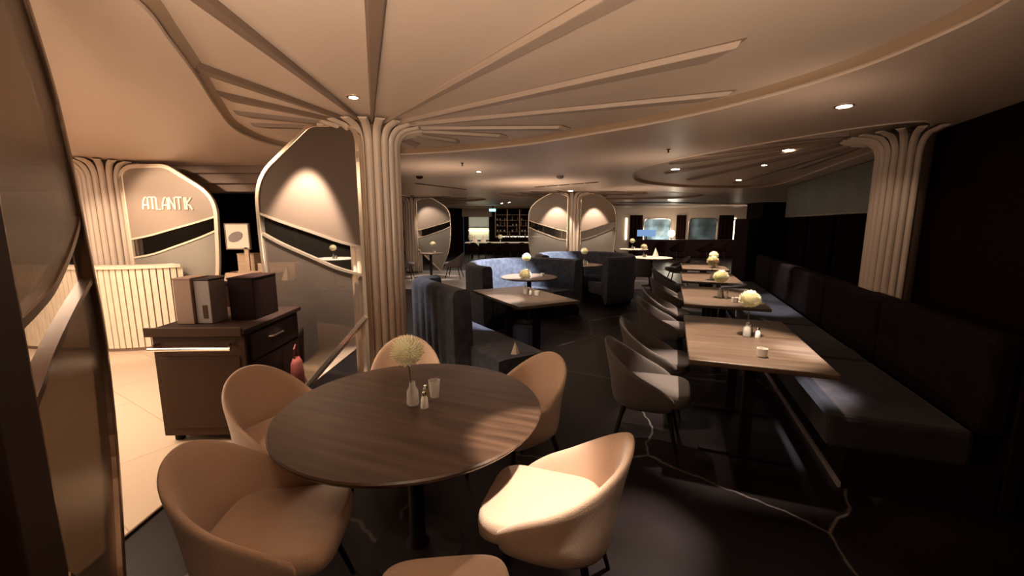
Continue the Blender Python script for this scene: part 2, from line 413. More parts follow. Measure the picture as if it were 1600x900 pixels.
for end in ((2.5, 4.6), (2.3, 5.3), (2.25, 6.1), (2.6, 7.2), (3.4, 8.2), (4.6, 8.8), (4.4, 6.6)):
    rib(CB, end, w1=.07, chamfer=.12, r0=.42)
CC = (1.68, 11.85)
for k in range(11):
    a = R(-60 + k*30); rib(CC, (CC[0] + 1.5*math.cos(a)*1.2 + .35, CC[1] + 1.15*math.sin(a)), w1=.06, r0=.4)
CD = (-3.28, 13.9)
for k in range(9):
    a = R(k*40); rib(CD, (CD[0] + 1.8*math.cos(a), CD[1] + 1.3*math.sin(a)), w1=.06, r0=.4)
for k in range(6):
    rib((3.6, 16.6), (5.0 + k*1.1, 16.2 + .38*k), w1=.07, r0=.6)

# outer walls
struct(MB().box(-14.1, -14, -5, 23, 0, 2.7).build('wall_left', M_wall_dark))
struct(MB().box(-14, 14.5, -5.1, -5, 0, 2.7).build('wall_back', M_wall_dark))
struct(MB().box(14.5, 14.6, -5, 23, 0, 2.7).build('wall_right', M_wall_dark))
# end wall with two rounded window openings
YW = 21.6
def rrect(cx, cz, w, h, r, n=5):
    pts = []
    for (sx, sz, a0) in ((1, 1, 0), (-1, 1, 90), (-1, -1, 180), (1, -1, 270)):
        for k in range(n + 1):
            a = R(a0 + 90*k/n); pts.append((cx + sx*(w/2 - r) + r*math.cos(a), cz + sz*(h/2 - r) + r*math.sin(a)))
    return pts
wins = [(7.45, 1.27, 1.36, 1.16), (9.80, 1.27, 1.44, 1.2)]
def wall_with_holes(name, x0, x1, z0, z1, holes, y, th, m):
    lo = [[Vector((x0, z0, 0)), Vector((x1, z0, 0)), Vector((x1, z1, 0)), Vector((x0, z1, 0))]] + [[Vector((p[0], p[1], 0)) for p in h] for h in holes]
    fl = [p for l in lo for p in l]; tri = [tuple(t) for t in tessellate_polygon(lo)]; n = len(fl)
    mb = MB(); fs = tri + [tuple(i + n for i in reversed(t)) for t in tri]; k = 0
    for l in lo:
        for i in range(len(l)): a = k + i; b = k + (i + 1) % len(l); fs.append((a, b, b + n, a + n))
        k += len(l)
    mb.add([(p.x, y, p.y) for p in fl] + [(p.x, y + th, p.y) for p in fl], fs)
    return struct(mb.build(name, m))
wall_with_holes('wall_end', 2.4, 14.5, 0, 2.5, [rrect(*q, .2) for q in wins], YW, .2, M_wall_tan)
for k, q in enumerate(wins):
    t_ = bpy.data.objects.new('window_%d' % (k + 1), None); COL.objects.link(t_); t_.location = (q[0], YW, q[1]); struct(t_)
    fr = [(x, -.01, z) for x, z in rrect(0, 0, q[2] + .04, q[3] + .04, .21)]
    struct(MB().tube(fr, .03, 8, closed=True).build('window_frame', M_champ, t_, smooth=True))
    struct(MB().prism(rrect(0, 0, q[2] - .01, q[3] - .01, .2), .06, .075, axis='y').build('pane', M_window, t_))
# far wall behind the bar: tan wall left and right of the bar niche
struct(MB().box(-14, -2.6, 22.2, 22.4, 0, 2.5).build('wall_far', M_wall_dark))
struct(MB().box(-2.6, 2.4, 22.8, 23.0, 0, 2.5).build('wall_bar', M_dark))
struct(MB().box(-2.6, -1.05, 22.0, 22.3, 1.98, 2.5).build('wall_header', M_wall_tan))
struct(MB().box(2.3, 2.45, 19.5, 22.9, 0, 2.5).build('wall_bar_side', M_wall_tan))
# reception side: deep fascia where the ceiling drops, dark room behind
mb = MB(); mb.box(-13.9, -2.75, 5.95, 6.15, 2.30, ZC); mb.box(-13.9, -2.75, 6.05, 6.3, 2.17, 2.31); mb.box(-13.9, -2.75, 6.15, 6.5, 2.06, 2.18)
struct(mb.build('trim_60', M_rib, bevel=.01))
struct(MB().box(-13.9, -4.9, 9.4, 9.6, 0, ZC).build('wall_dark_lounge', M_wall_dark))
# bench-side wall, following the row of tables
W0 = Vector((3.60, 3.72, 0))
def along(s, off, z): q = W0 + ru*s + rn*off; return (q.x, q.y, z)
def slab(s0, s1, o0, o1, z0, z1):
    return MB().add([along(s, o_, z) for z in (z0, z1) for o_ in (o0, o1) for s in (s0, s1)],
                    [(0, 2, 3, 1), (4, 5, 7, 6), (0, 1, 5, 4), (2, 6, 7, 3), (0, 4, 6, 2), (1, 3, 7, 5)])
struct(slab(-8.5, 6.1, .42, .55, 0, ZC).build('wall_bench_side', M_wall_dark))
struct(slab(-8.5, .42, .07, .42, 0, ZC).build('wall_pier', M_wall_dark))
v = thing('window_valance', 'grey green box valance above the dark windows beside the wall bench', 'valance', along(0, 0, 0), 0)
v.rotation_euler = (0, 0, -ROW)
MB().box(.28, .42, .35, 5.95, 1.74, 2.395).build('valance_board', M_valance, v, bevel=.01)
MB().box(.27, .285, .4, 5.9, 1.74, 1.76).build('valance_edge', M_bronze, v)
for k in range(4):
    c = MB(); y0 = .5 + k*1.4
    c.grid(lambda a, b, y0=y0: (.36 + .025*math.sin(a*40), y0 + a*1.25, .0 + b*1.735), 60, 2)
    q = c.build('window_curtain', M_curtain, smooth='full')
    q.location = along(0, 0, 0); q.rotation_euler = (0, 0, -ROW)
    tag(q, ['dark curtain hanging behind the fluted half column at the wall bench', 'dark curtain hanging beside the second bench-side table', 'dark curtain hanging beside the third bench-side table', 'dark curtain hanging beside the dark cabinets at the bench end'][k], 'curtain', 'dark curtains behind the bench')
for (nm, x0, x1, y0, y1, h, lb) in (('tall_cabinet', 6.05, 6.75, 10.2, 10.9, 2.12, 'tall black cabinet past the end of the bench wall, the higher of two'),
                                    ('tall_cabinet', 5.45, 6.0, 9.7, 10.3, 1.72, 'black cabinet past the end of the bench wall, the lower of two')):
    c = thing(nm, lb, 'cabinet', ((x0 + x1)/2, (y0 + y1)/2, 0))
    a, b = (x1 - x0)/2, (y1 - y0)/2
    MB().box(-a, a, -b, b, .06, h - .03).build('body', M_dark, c, bevel=.01)
    MB().box(-a - .02, a + .02, -b - .02, b + .02, h - .03, h).build('top', M_dark, c, bevel=.008)
    MB().box(-a + .03, a - .03, -b + .03, b - .03, 0, .06).build('plinth', M_plinth, c)
    for s in (-1, 1): MB().box(min(s*.01, s*(a - .02)), max(s*.01, s*(a - .02)), -b - .018, -b, .1, h - .06).build('door', M_dark, c, bevel=.004)

# ---------------------------------------------------------------- fluted columns
def column(x, y, r, label, flare=.20, nf=18, out=.16, top=ZC, half=None, z0=0.0, rz=0):
    c = thing('fluted_column', label, 'column', (x, y, 0), rz)
    MB().lathe([(r - .022, z0), (r - .022, top - .02), (r + .05, top - .004)], 40).build('core', M_gap, c, smooth=True)
    ks = range(nf) if half is None else half
    mb = MB(); wv = 2*PI*r/nf*.455
    for k in ks:
        a = 2*PI*(k + .5)/nf; ca, sa = math.cos(a), math.sin(a)
        path = [(r - .01, z0), (r - .01, 1.0), (r - .01, top - flare - .03)]
        for j in range(1, 9):
            b = R(90*j/8); path.append((r - .01 + flare*(1 - math.cos(b)), top - flare - .03 + flare*math.sin(b)))
        path.append((r + flare + out, top - .02))
        vs = []; n = 7
        for i, (pr, pz) in enumerate(path):
            q0 = path[max(i - 1, 0)]; q1 = path[min(i + 1, len(path) - 1)]
            tr, tz = q1[0] - q0[0], q1[1] - q0[1]; L = math.hypot(tr, tz); nr, nz = tz/L, -tr/L
            wd = wv*(1 + (pr - r)*.9); dp = .024 if i < len(path) - 1 else .016
            for m_ in range(n):
                t = -1 + 2*m_/(n - 1); h = math.sqrt(max(0, 1 - t*t))*dp
                rr = pr + nr*h; zz = pz + nz*h
                vs.append((rr*ca - t*wd*sa, rr*sa + t*wd*ca, zz))
        fs = [(i*n + m_, i*n + m_ + 1, (i + 1)*n + m_ + 1, (i + 1)*n + m_) for i in range(len(path) - 1) for m_ in range(n - 1)]
        fs.append(tuple((len(path) - 1)*n + m_ for m_ in range(n)))
        mb.add(vs, fs)
    mb.build('flutes', M_col, c, smooth=True)
    if z0 == 0: MB().lathe([(r + .035, 0), (r + .035, .05), (r + .02, .06)], 40).build('base_ring', M_bronze, c, smooth=True)
    return c
column(CA[0], CA[1], .222, 'fluted column behind the round table, carrying the leaf screen without lettering', top=ZU, nf=20, out=.07, flare=.15)
column(-5.38, 5.66, .27, 'fluted column behind the slatted reception desk, beside the lettered screen', nf=24, out=.1)
column(CC[0], CC[1], .25, 'fluted column between two leaf screens behind the far blue booth', nf=16, top=ZU)
column(CD[0], CD[1], .27, 'fluted column behind the small round table with a tub chair at its side', nf=16, top=ZU)
column(3.56, 3.90, .20, 'fluted half column rising against the dark wall behind the bench', nf=22, flare=.16, out=.12, half=range(5, 16))

# ---------------------------------------------------------------- leaf shaped screens
LEAF = [(.0, 2.18), (.0, 2.30), (.07, 2.37), (.42, 2.43), (.69, 2.31), (.88, 2.18), (1.0, 2.04), (1.05, 1.88), (1.07, 1.60), (1.07, 1.42), (1.05, 1.07), (.99, .72), (.88, .43), (.71, .06)]
def rounded(corners, n=7):
    out = []
    for i, (x, y, rr) in enumerate(corners):
        if rr == 0 or i in (0, len(corners) - 1): out.append((x, y)); continue
        p = Vector((x, y)); a = Vector(corners[i - 1][:2]) - p; b = Vector(corners[i + 1][:2]) - p
        a = p + a.normalized()*min(rr, a.length*.49); b = p + b.normalized()*min(rr, b.length*.49)
        for k in range(n + 1):
            t = k/n; q = a*(1 - t)**2 + p*2*t*(1 - t) + b*t*t; out.append((q.x, q.y))
    return out
TAIL = [(1.075, 1.45, .3), (1.05, 1.05, .2), (.99, .72, .2), (.88, .43, .2), (.71, .06, 0)]
LEAF_MAIN = rounded([(0, 2.1, 0), (.0, 2.41, .16), (.45, 2.43, .07), (1.07, 2.0, .22)] + TAIL)
LEAF_LOW = rounded([(0, 2.0, 0), (.0, 2.32, .2), (.54, 2.335, .08), (1.10, 1.95, .24)] + TAIL)
def interp(pts, u):
    for a, b in zip(pts[:-1], pts[1:]):
        if min(a[0], b[0]) - 1e-6 <= u <= max(a[0], b[0]) + 1e-6 and abs(a[0] - b[0]) > 1e-9:
            return a[1] + (b[1] - a[1])*(u - a[0])/(b[0] - a[0])
    return pts[-1][1]
def screen(A, ang, label, m_top=M_panel, m_low=M_lower, m_frame=M_bronze, leaf=LEAF, slit_t=None, slit_b=None, topcap=None, flip=False, text=False, fw=.032, board=False):
    slit_t = slit_t or [(0, 1.40), (.24, 1.45), (.5, 1.525), (.83, 1.62), (1.065, 1.70)]
    slit_b = slit_b or [(0, 1.16), (.26, 1.21), (.52, 1.30), (.85, 1.42), (1.068, 1.52)]
    c = thing('leaf_screen', label, 'screen', (A[0], A[1], 0), ang)
    lf = [(u, min(v, topcap)) if topcap else (u, v) for u, v in leaf]
    lf3 = lf if len(lf) > 20 else [(q.x, q.y) for q in smooth_path([(u, v, 0) for u, v in lf], 4)]
    # u of outer edge at a height
    def outer_u(v):
        for a, b in zip(lf3[:-1], lf3[1:]):
            if a[1] >= v >= b[1] and a[0] > .3: return a[0] + (b[0] - a[0])*(a[1] - v)/max(1e-9, a[1] - b[1])
        return 1.05
    st = [(u, v) for u, v in slit_t]; sb = [(u, v) for u, v in slit_b]
    st[-1] = (outer_u(st[-1][1]), st[-1][1]); sb[-1] = (outer_u(sb[-1][1]), sb[-1][1])
    stS = [(q.x, q.y) for q in smooth_path([(u, v, 0) for u, v in st], 6)]; sbS = [(q.x, q.y) for q in smooth_path([(u, v, 0) for u, v in sb], 6)]
    up = [p for p in lf3 if not (p[0] > .3 and p[1] <= st[-1][1])]
    MB().prism(up + list(reversed(stS)), -.012, .012, axis='y').build('upper_panel', m_top, c)
    low = [p for p in lf3 if p[0] > .3 and p[1] < sb[-1][1]]
    MB().prism(sbS + low + [(.02, .82)], -.004, .004, axis='y').build('lower_glass', m_low, c)
    mid = [p for p in lf3 if p[0] > .3 and sb[-1][1] < p[1] < st[-1][1]]
    MB().prism(stS + mid + list(reversed(sbS)), -.003, .003, axis='y').build('slit_glass', M_slit, c)
    fr = MB().tube([(u, 0, v) for u, v in lf3], fw/2, 4, flat=(fw, .05))
    fr.build('rim_frame', m_frame, c, bevel=.006)
    MB().tube([(0, 0, 0), (0, 0, 2.2)], .02, 4, flat=(fw, .05)).build('post', m_frame, c, bevel=.006)
    MB().tube([(u, 0, v) for u, v in stS], .01, 4, flat=(.022, .035)).build('slit_rail', m_frame, c)
    MB().tube([(u, 0, v) for u, v in sbS], .01, 4, flat=(.022, .035)).build('slit_rail', m_frame, c)
    MB().tube([(0, 0, .80), (.71, 0, .06)], .02, 4, flat=(.04, .06)).build('foot_rail', m_frame if not text else M_champ, c, bevel=.005)
    if board: MB().box(-.24, -.012, -.03, .03, 0, 2.395).build('side_board', M_trolley_dark, c, bevel=.006)
    if text:
        L = {'A': [[(0, 0), (.1, .55), (.35, .92), (.6, 1), (.75, .95), (.75, 0)], [(.12, .36), (.75, .36)]],
             'T': [[(-.1, 1), (.85, 1)], [(.38, 1), (.38, 0)]], 'L': [[(0, 1), (0, 0), (.6, 0)]],
             'N': [[(0, 0), (0, 1)], [(.02, 1), (.72, .02)], [(.75, 0), (.75, 1)]], 'I': [[(.2, 0), (.2, 1)]], 'K': [[(0, 0), (0, 1)], [(.7, 1), (.05, .5), (.5, .3), (.75, 0)]]}
        adv = {'A': .98, 'T': .92, 'L': .78, 'N': .98, 'I': .45, 'K': .8}
        x = 0; tot = sum(adv[q] for q in 'ATLANTIK'); sc = .60/tot; mb = MB()
        for ch in 'ATLANTIK':
            for st_ in L[ch]:
                mb.tube([(.22 + (x + p[0])*sc, -.022, 1.785 + p[1]*.155) for p in st_], .011, 6)
            x += adv[ch]
        mb.build('lettering', M_cream, c, smooth=True)
    return c
# main screen: from the column towards the left, mirrored by turning its local axis
screen((-1.27, 3.585), PI - R(15), 'leaf shaped screen with bronze rim beside the fluted column and round table', leaf=LEAF_MAIN, m_frame=M_champ, fw=.042)
screen((-4.97, 5.45), R(5.5), 'leaf shaped screen lettered ATLANTIK above the reception desk', leaf=LEAF_LOW, m_low=M_paleglass, m_frame=M_creamframe, m_top=M_panel_pale, text=True, fw=.05)
NEAR = [(.0, 2.0), (.02, 2.28), (.25, 2.37), (.5, 2.31), (.70, 2.17), (.86, 2.01), (.97, 1.77), (1.05, 1.48), (1.12, 1.2), (1.07, .9), (.93, .58), (.73, .32), (.6, .12)]
screen((-1.027, .817), 2.251, 'large brown leaf shaped glass screen standing between the beige chairs and the pale tiled floor', leaf=NEAR, m_top=M_nearglass, m_low=M_nearlow,
       slit_t=[(0, 1.385), (.2, 1.40), (.4, 1.425), (.66, 1.49), (.9, 1.57), (1.04, 1.63)], slit_b=[(0, 1.20), (.1, 1.22), (.31, 1.27), (.68, 1.33), (1.08, 1.38)], fw=.045, board=True)
screen((CC[0] - .16, CC[1] - .26), PI - R(8), 'leaf shaped screen on the left of the column behind the blue booths', m_top=M_panel_pale, m_low=M_paleglass, m_frame=M_champ)
screen((CC[0] + .22, CC[1] - .2), R(14), 'leaf shaped screen on the right of the column behind the blue booths', m_top=M_panel_pale, m_low=M_paleglass, m_frame=M_champ)
screen((CD[0] + .2, CD[1] - .22), R(6), 'leaf shaped screen behind the small round table with one tub chair', m_top=M_panel_pale, m_low=M_paleglass, m_frame=M_champ)
screen((CD[0] - .22, CD[1] - .2), PI - R(6), 'leaf shaped screen half hidden behind the large fluted column', m_top=M_panel_pale, m_low=M_paleglass, m_frame=M_champ)

# ---------------------------------------------------------------- tub chairs
def tub_chair(label, m, group, mleg=M_black):
    """faces local +Y"""
    c = thing('tub_chair', label, 'chair', group=group)
    PM = R(116); W, D = .238, .25
    def foot(phi, k):
        s_, c_ = math.sin(phi), -math.cos(phi)
        e = 2/2.5
        x = W*k*math.copysign(abs(s_)**e, s_); y = D*k*math.copysign(abs(c_)**e, c_)
        return x, y
    def rim(t):
        a = abs(t); return .445 + .34*(1 - a**1.5)
    def sh(u, v):
        t = -1 + 2*u; phi = t*PM; h = rim(t); zb = .335
        # v walks the section: outer bottom -> outer top -> over the rim -> inner top -> inner bottom
        prof = [(0.84, zb, 0), (.95, zb + .015, 0), (1.0, zb + .07, 0), (1.0, zb + .5*(h - zb), 0), (1.05, h - .04, 0), (1.06, h - .012, 0), (1.02, h + .004, 0), (.96, h - .004, 0),
                (.91, h - .035, 0), (.87, zb + .5*(h - zb), 0), (.84, min(.40, h - .04), 0)]
        i = v*(len(prof) - 1); k = min(int(i + 1e-6), len(prof) - 1); kk, z, _ = prof[k]
        x, y = foot(phi, kk)
        back = max(0, z - .45)*.16*(1 - abs(t)**2)
        fwd = .055*abs(t)**3
        return (x*(1 - .05*abs(t)**4), y - back + fwd, z)
    mb = MB(); mb.grid(sh, 33, 11); n = 33
    mb.f.append(tuple(j*n for j in range(11))); mb.f.append(tuple(j*n + 32 for j in reversed(range(11))))
    mb.build('shell', m, c, smooth='full', sub=1)
    def cu(u, v):
        a = 2*PI*u; prof = [(.55, .375), (.92, .38), (1.0, .395), (1.01, .445), (.985, .468), (.93, .478), (.5, .484), (.02, .486)]
        k, z = prof[min(7, int(v*7 + 1e-6))]
        s_, c_ = math.sin(a), math.cos(a); e = 2/4.6
        x = .200*k*math.copysign(abs(s_)**e, s_); y = .045 + .236*k*math.copysign(abs(c_)**e, c_)
        return (x*(1 + .12*max(0, y)/.28), y, z)
    mb = MB(); mb.grid(cu, 40, 8, wu=True); mb.f.append(tuple(reversed(range(40)))); mb.f.append(tuple(range(280, 320)))
    mb.build('seat', m, c, smooth='full')
    mb = MB().lathe([(.17, .345), (.19, .35), (.20, .376)], 24); mb.build('seat_pan', mleg, c, smooth=True)
    for sx in (-1, 1):
        for sy in (-1, 1):
            MB().tube([(sx*.15, sy*.14, .37), (sx*.235, sy*.225, 0)], [.017, .010], 8).build('leg', mleg, c, smooth=True)
    return c
G1 = 'beige tub chairs around the round table'
def face(dx, dy): return math.atan2(dy, dx) - PI/2
ch0 = tub_chair('beige tub chair turned sideways, nearest to the leaf glass screen, seat in shade', M_beige, G1)
ch0.location = (-.94, 1.455, 0); ch0.rotation_euler[2] = face(1, .10)
dup(ch0, (-1.27, 2.19, 0), face(.9, -.42), 'beige tub chair in front of the brown service trolley', G1)
dup(ch0, (-.72, 2.70, 0), face(.22, -.98), 'beige tub chair directly behind the flower, in front of the fluted column', G1)
dup(ch0, (.03, 2.40, 0), face(-.80, -.60), 'beige tub chair beside the bench end with the napkin behind it', G1)
dup(ch0, (.17, 1.57, 0), face(-.95, .28), 'beige tub chair with brightly lit seat and its back turned to the dark floor', G1)
dup(ch0, (-.20, 1.0, 0), face(-.10, 1), 'beige tub chair of which only the top of the back shows in front', G1)
G2 = 'grey tub chairs along the bench-side tables'
gc = tub_chair('grey tub chair at the near corner of the first bench-side table', M_grey, G2)
gc.location = (.98, 2.86, 0); gc.rotation_euler[2] = face(.93, -.36)
dup(gc, (1.25, 3.50, 0), face(.93, -.36), 'grey tub chair at the far corner of the first bench-side table', G2)
dup(gc, (1.72, 4.62, 0), face(.93, -.36), 'grey tub chair at the near corner of the second bench-side table', G2)
dup(gc, (2.02, 5.36, 0), face(.93, -.36), 'grey tub chair at the far corner of the second bench-side table', G2)
dup(gc, (2.45, 6.35, 0), face(.93, -.36), 'grey tub chair at the third bench-side table', G2)
dup(gc, (2.95, 7.75, 0), face(.93, -.36), 'grey tub chair at the fourth bench-side table', G2)
dup(gc, (3.20, 10.15, 0), face(.35, 1), 'grey tub chair with its back to us at the white round table before the windows', 'chairs at the far round tables')
dup(gc, (4.35, 10.9, 0), face(-1, .1), 'grey tub chair on the window side of the white round table', 'chairs at the far round tables')
dup(gc, (3.75, 14.4, 0), face(1, 0), 'tub chair left of the farthest white round table', 'chairs at the far round tables')
dup(gc, (-1.72, 12.35, 0), face(-1, .1), 'light grey tub chair right of the small round table by the far column', 'chairs at the far round tables')
dup(gc, (-3.15, 12.2, 0), face(1, .1), 'tub chair left of the small round table by the far column', 'chairs at the far round tables')
G3 = 'dark tub chairs in front of the bar'
dk = tub_chair('dark tub chair in front of the bar, first from the screen with a lit edge', M_curtain, G3)
dk.location = (-1.75, 19.0, 0); dk.rotation_euler[2] = 0
for i, (x, y, t_) in enumerate(((-1.0, 19.0, 'second'), (-.25, 19.0, 'third'), (.45, 19.1, 'fourth'), (-1.4, 20.6, 0), (-.5, 20.7, 0))):
    dup(dk, (x, y, 0), 0 if y < 20 else PI, ('dark tub chair in front of the bar, %s in the row' % t_) if t_ else ['dark tub chair facing us across the bar table, near its left end', 'dark tub chair facing us across the bar table, near its middle'][i - 3], G3)
for i, (x, y) in enumerate(((6.6, 18.6), (7.5, 18.9), (8.6, 18.6), (9.4, 18.9), (10.3, 18.5), (11.3, 18.8))):
    dup(dk, (x, y, 0), R(20*i), 'dark tub chair silhouetted before the windows, ' + ['below the left window edge', 'below the bright glare globe', 'between the two windows', 'under the middle of the dim window', 'under the right edge of the dim window', 'below the right curtain'][i], 'dark chairs before the windows', scale=1.12)

# ---------------------------------------------------------------- tables
def round_table(x, y, r, label, mt=M_walnut, rz=0, group=None, rim=M_black):
    t = thing('round_table', label, 'table', (x, y, 0), rz, group)
    MB().lathe([(r - .035, .722), (r - .01, .726), (r, .738), (r, .744), (r - .006, .75)], 72).build('tabletop', mt, t, smooth=True)
    MB().lathe([(.22, 0), (.22, .012), (.06, .03), (.038, .06), (.038, .68), (.14, .715), (.14, .723)], 32).build('pedestal', M_black, t, smooth=True)
    return t
round_table(-.47, 1.865, .605, 'large round dark walnut table surrounded by beige tub chairs', rz=R(-22))
round_table(.28, 6.75, .46, 'round wooden table inside the nearer curved blue booth', M_wood2, group='round tables in the booths')
round_table(1.50, 8.85, .46, 'round wooden table inside the farther curved blue booth', M_wood2, group='round tables in the booths')
round_table(3.60, 10.75, .52, 'round table shining white at the near side of the window bay', M_cream, group='far round tables')
round_table(4.20, 14.4, .48, 'round table shining white closest to the windows', M_cream, group='far round tables')
round_table(-2.42, 12.4, .36, 'small round dark table in front of the far left column', M_wood2, group='far round tables')
round_table(-4.45, 10.4, .5, 'round pale table seen through the slit of the leaf screen', M_cream, group='far round tables')
round_table(-3.4, 17.6, .5, 'round table far back seen beside the large column', M_cream, group='far round tables')
def rect_table(x, y, w_, l_, rz, label, group):
    t = thing('rectangular_table', label, 'table', (x, y, 0), rz, group)
    b = MB().box(-w_/2, w_/2, -l_/2, l_/2, .715, .75).build('tabletop', M_wood2, t, bevel=.006)
    for s in (-1, 1):
        MB().box(-.035, .035, s*l_*.27 - .035, s*l_*.27 + .035, .02, .70).build('leg', M_black, t, bevel=.004)
        MB().box(-w_*.36, w_*.36, s*l_*.27 - .04, s*l_*.27 + .04, 0, .02).build('foot', M_black, t, bevel=.004)
    MB().box(-.04, .04, -l_*.3, l_*.3, .69, .715).build('crossbar', M_black, t)
    return t
GT = 'rectangular tables along the wall bench'
rect_table(1.75, 3.06, .80, 1.40, -.365, 'brown rectangular table nearest to us in the row along the bench', GT)
rect_table(2.49, 4.93, .82, 1.42, -.355, 'second brown rectangular table in the row along the bench', GT)
rect_table(3.20, 6.72, .82, 1.30, -.355, 'third brown rectangular table in the row along the bench', GT)
rect_table(3.88, 8.40, .82, 1.20, -.355, 'fourth brown rectangular table in the row along the bench', GT)
rect_table(.122, 4.975, .776, 1.27, .485, 'brown rectangular table standing askew beside the straight blue booth', None)
# long bar table
t = thing('long_table', 'long pale table between the dark tub chairs in front of the bar', 'table', (-.7, 19.8, 0))
MB().box(-1.5, 1.5, -.35, .35, .715, .75).build('tabletop', M_cream, t, bevel=.005)
for sx in (-1.2, 1.2): MB().box(sx - .04, sx + .04, -.25, .25, 0, .715).build('leg', M_black, t, bevel=.004)

# ---------------------------------------------------------------- upholstered booths and bench
def sweep(path, prof, name, m, parent, tuft=0, tuft_w=.16, closed_ends=True, sub=0):
    """path: plan points of the back's outer line; prof: (offset to the inner side, z, is_outer)"""
    P = [Vector(p) for p in path]; n = len(P); k = len(prof); vs = []; s_ = 0
    for i, p in enumerate(P):
        if i: s_ += (P[i] - P[i - 1]).length
        tt = (P[min(i + 1, n - 1)] - P[max(i - 1, 0)]).normalized(); nn = Vector((tt.y, -tt.x, 0))
        for (o_, z, w_) in prof:
            bump = -tuft*abs(math.sin(PI*s_/tuft_w))**.5*w_
            q = p + nn*(o_ + bump); vs.append((q.x, q.y, z))
    fs = [(i*k + j, i*k + (j + 1) % k, (i + 1)*k + (j + 1) % k, (i + 1)*k + j) for i in range(n - 1) for j in range(k)]
    fs += [tuple(range(k)), tuple(reversed(range((n - 1)*k, n*k)))]
    return MB().add(vs, fs).build(name, m, parent, smooth=True, bevel=0)
def booth(label, path, loc, m=M_velvet, h=1.0, th=.17, depth=.50, tuft=.022, group=None, name='booth_sofa', cat='booth', tw=.17, cut=0):
    b = thing(name, label, cat, loc, 0, group)
    path = [Vector((p[0] - loc[0], p[1] - loc[1], 0)) for p in path]
    # resample finely
    fine = []
    for a, c in zip(path[:-1], path[1:]):
        m_ = max(1, int((c - a).length/.03))
        for q in range(m_): fine.append(a + (c - a)*q/m_)
    fine.append(path[-1])
    sweep(fine[cut:], [(.02, .09, 0), (0, .12, 1), (-.01, .45, 1), (-.015, h - .06, 1), (.0, h - .02, .6), (.03, h, 0), (th - .05, h, 0), (th - .015, h - .02, -.5), (th, h - .07, -.8), (th + .02, .47, -.8), (th + .03, .30, 0), (th, .09, 0)], 'back', m, b, tuft, tw)
    sweep(fine, [(th - .01, .24, 0), (th - .01, .45, 0), (th + .06, .462, 0), (th + depth - .06, .462, 0), (th + depth - .015, .45, 0), (th + depth, .42, 0), (th + depth - .01, .27, 0), (th + depth - .04, .24, 0)], 'seat', m, b)
    sweep(fine, [(.05, 0, 0), (.05, .10, 0), (th, .245, 0), (th + depth - .07, .245, 0), (th + depth - .07, 0, 0)], 'plinth', M_plinth, b)
    return b
def arc(cx, cy, r, a0, a1, n=26):
    return [(cx + r*math.cos(R(a0 + (a1 - a0)*k/n)), cy + r*math.sin(R(a0 + (a1 - a0)*k/n)), 0) for k in range(n + 1)]
# straight booth, back towards the round table (inner side is to the right of the path direction)
pa = smooth_path([(-.92, 4.98, 0), (-1.08, 4.86, 0), (-1.10, 4.64, 0), (-.98, 4.42, 0), (-.72, 4.02, 0), (-.46, 3.63, 0), (-.25, 3.28, 0)], 5)
booth('straight dark blue booth with channelled back turned to the round table', list(reversed(pa)), (-.6, 4.0, 0), tuft=.02, cut=14)
booth('curved blue booth with lit inner back around the nearer round booth table', arc(.32, 6.78, 1.06, 226, 30), (.32, 6.78, 0), h=.98, tuft=.004)
booth('curved blue booth with dark outer back around the farther round booth table', arc(1.52, 8.72, 1.02, 205, -75), (1.52, 8.72, 0), h=.98, tuft=.004)
# bench along the wall: path runs so that the inner side faces the tables
def wall_bench():
    b = thing('wall_bench', 'long pale grey velvet bench running along the dark wall beside the tables', 'bench', tuple(W0), -ROW)
    # local frame: x towards the wall, y along the row
    xf = -1.10; y0, y1 = -1.85, 4.7
    for k in range(5):
        a = y0 + (y1 - y0)*k/5 + .006; c = y0 + (y1 - y0)*(k + 1)/5 - .006
        MB().box(xf, xf + .68, a, c, .25, .46).build('seat_cushion', M_bench, b, bevel=.03)
        MB().box(xf + .68, xf + .82, a, c, .44, 1.0).build('back_cushion', M_velvet_dark, b, bevel=.04)
    MB().box(xf + .82, xf + .89, y0, y1, .0, .98).build('back_panel', M_dark, b, bevel=.01)
    MB().box(xf + .10, xf + .8, y0, y1, .0, .26).build('plinth', M_plinth, b)
    MB().box(xf + .085, xf + .10, y0, y1, .0, .035).build('kick_strip', M_strip, b)
wall_bench()

# ---------------------------------------------------------------- things on the tables
def pompom(r, n, seed, L=.5):
    rnd = random.Random(seed); mb = MB()
    for k in range(n):
        z = 1 - 2*(k + .5)/n; z = z*.92 + .08; a = k*2.39996
        s_ = math.sqrt(max(0, 1 - z*z)); d = Vector((s_*math.cos(a), s_*math.sin(a), z)).normalized()
        side = d.cross(Vector((0, 0, 1)) if abs(d.z) < .9 else Vector((1, 0, 0))).normalized(); up = side.cross(d)
        rr = r*(1 - .12*rnd.random())*(1 - .12*(d.z < -.3)); w_ = r*.085
        p0 = d*r*(1 - L); p1 = d*rr*.78; p2 = d*rr + up*r*.05
        mb.add([p0 - side*w_*.3, p0 + side*w_*.3, p1 + side*w_ + d*0, p2, p1 - side*w_, p1 - up*w_*.6], [(0, 5, 4), (0, 1, 5), (1, 2, 5), (5, 2, 3), (4, 5, 3)])
    mb.lathe([(.01, -r*.62), (r*.45, -r*.45), (r*.62, 0), (r*.45, r*.45), (.01, r*.62)], 14)
    return mb
MESH = {}
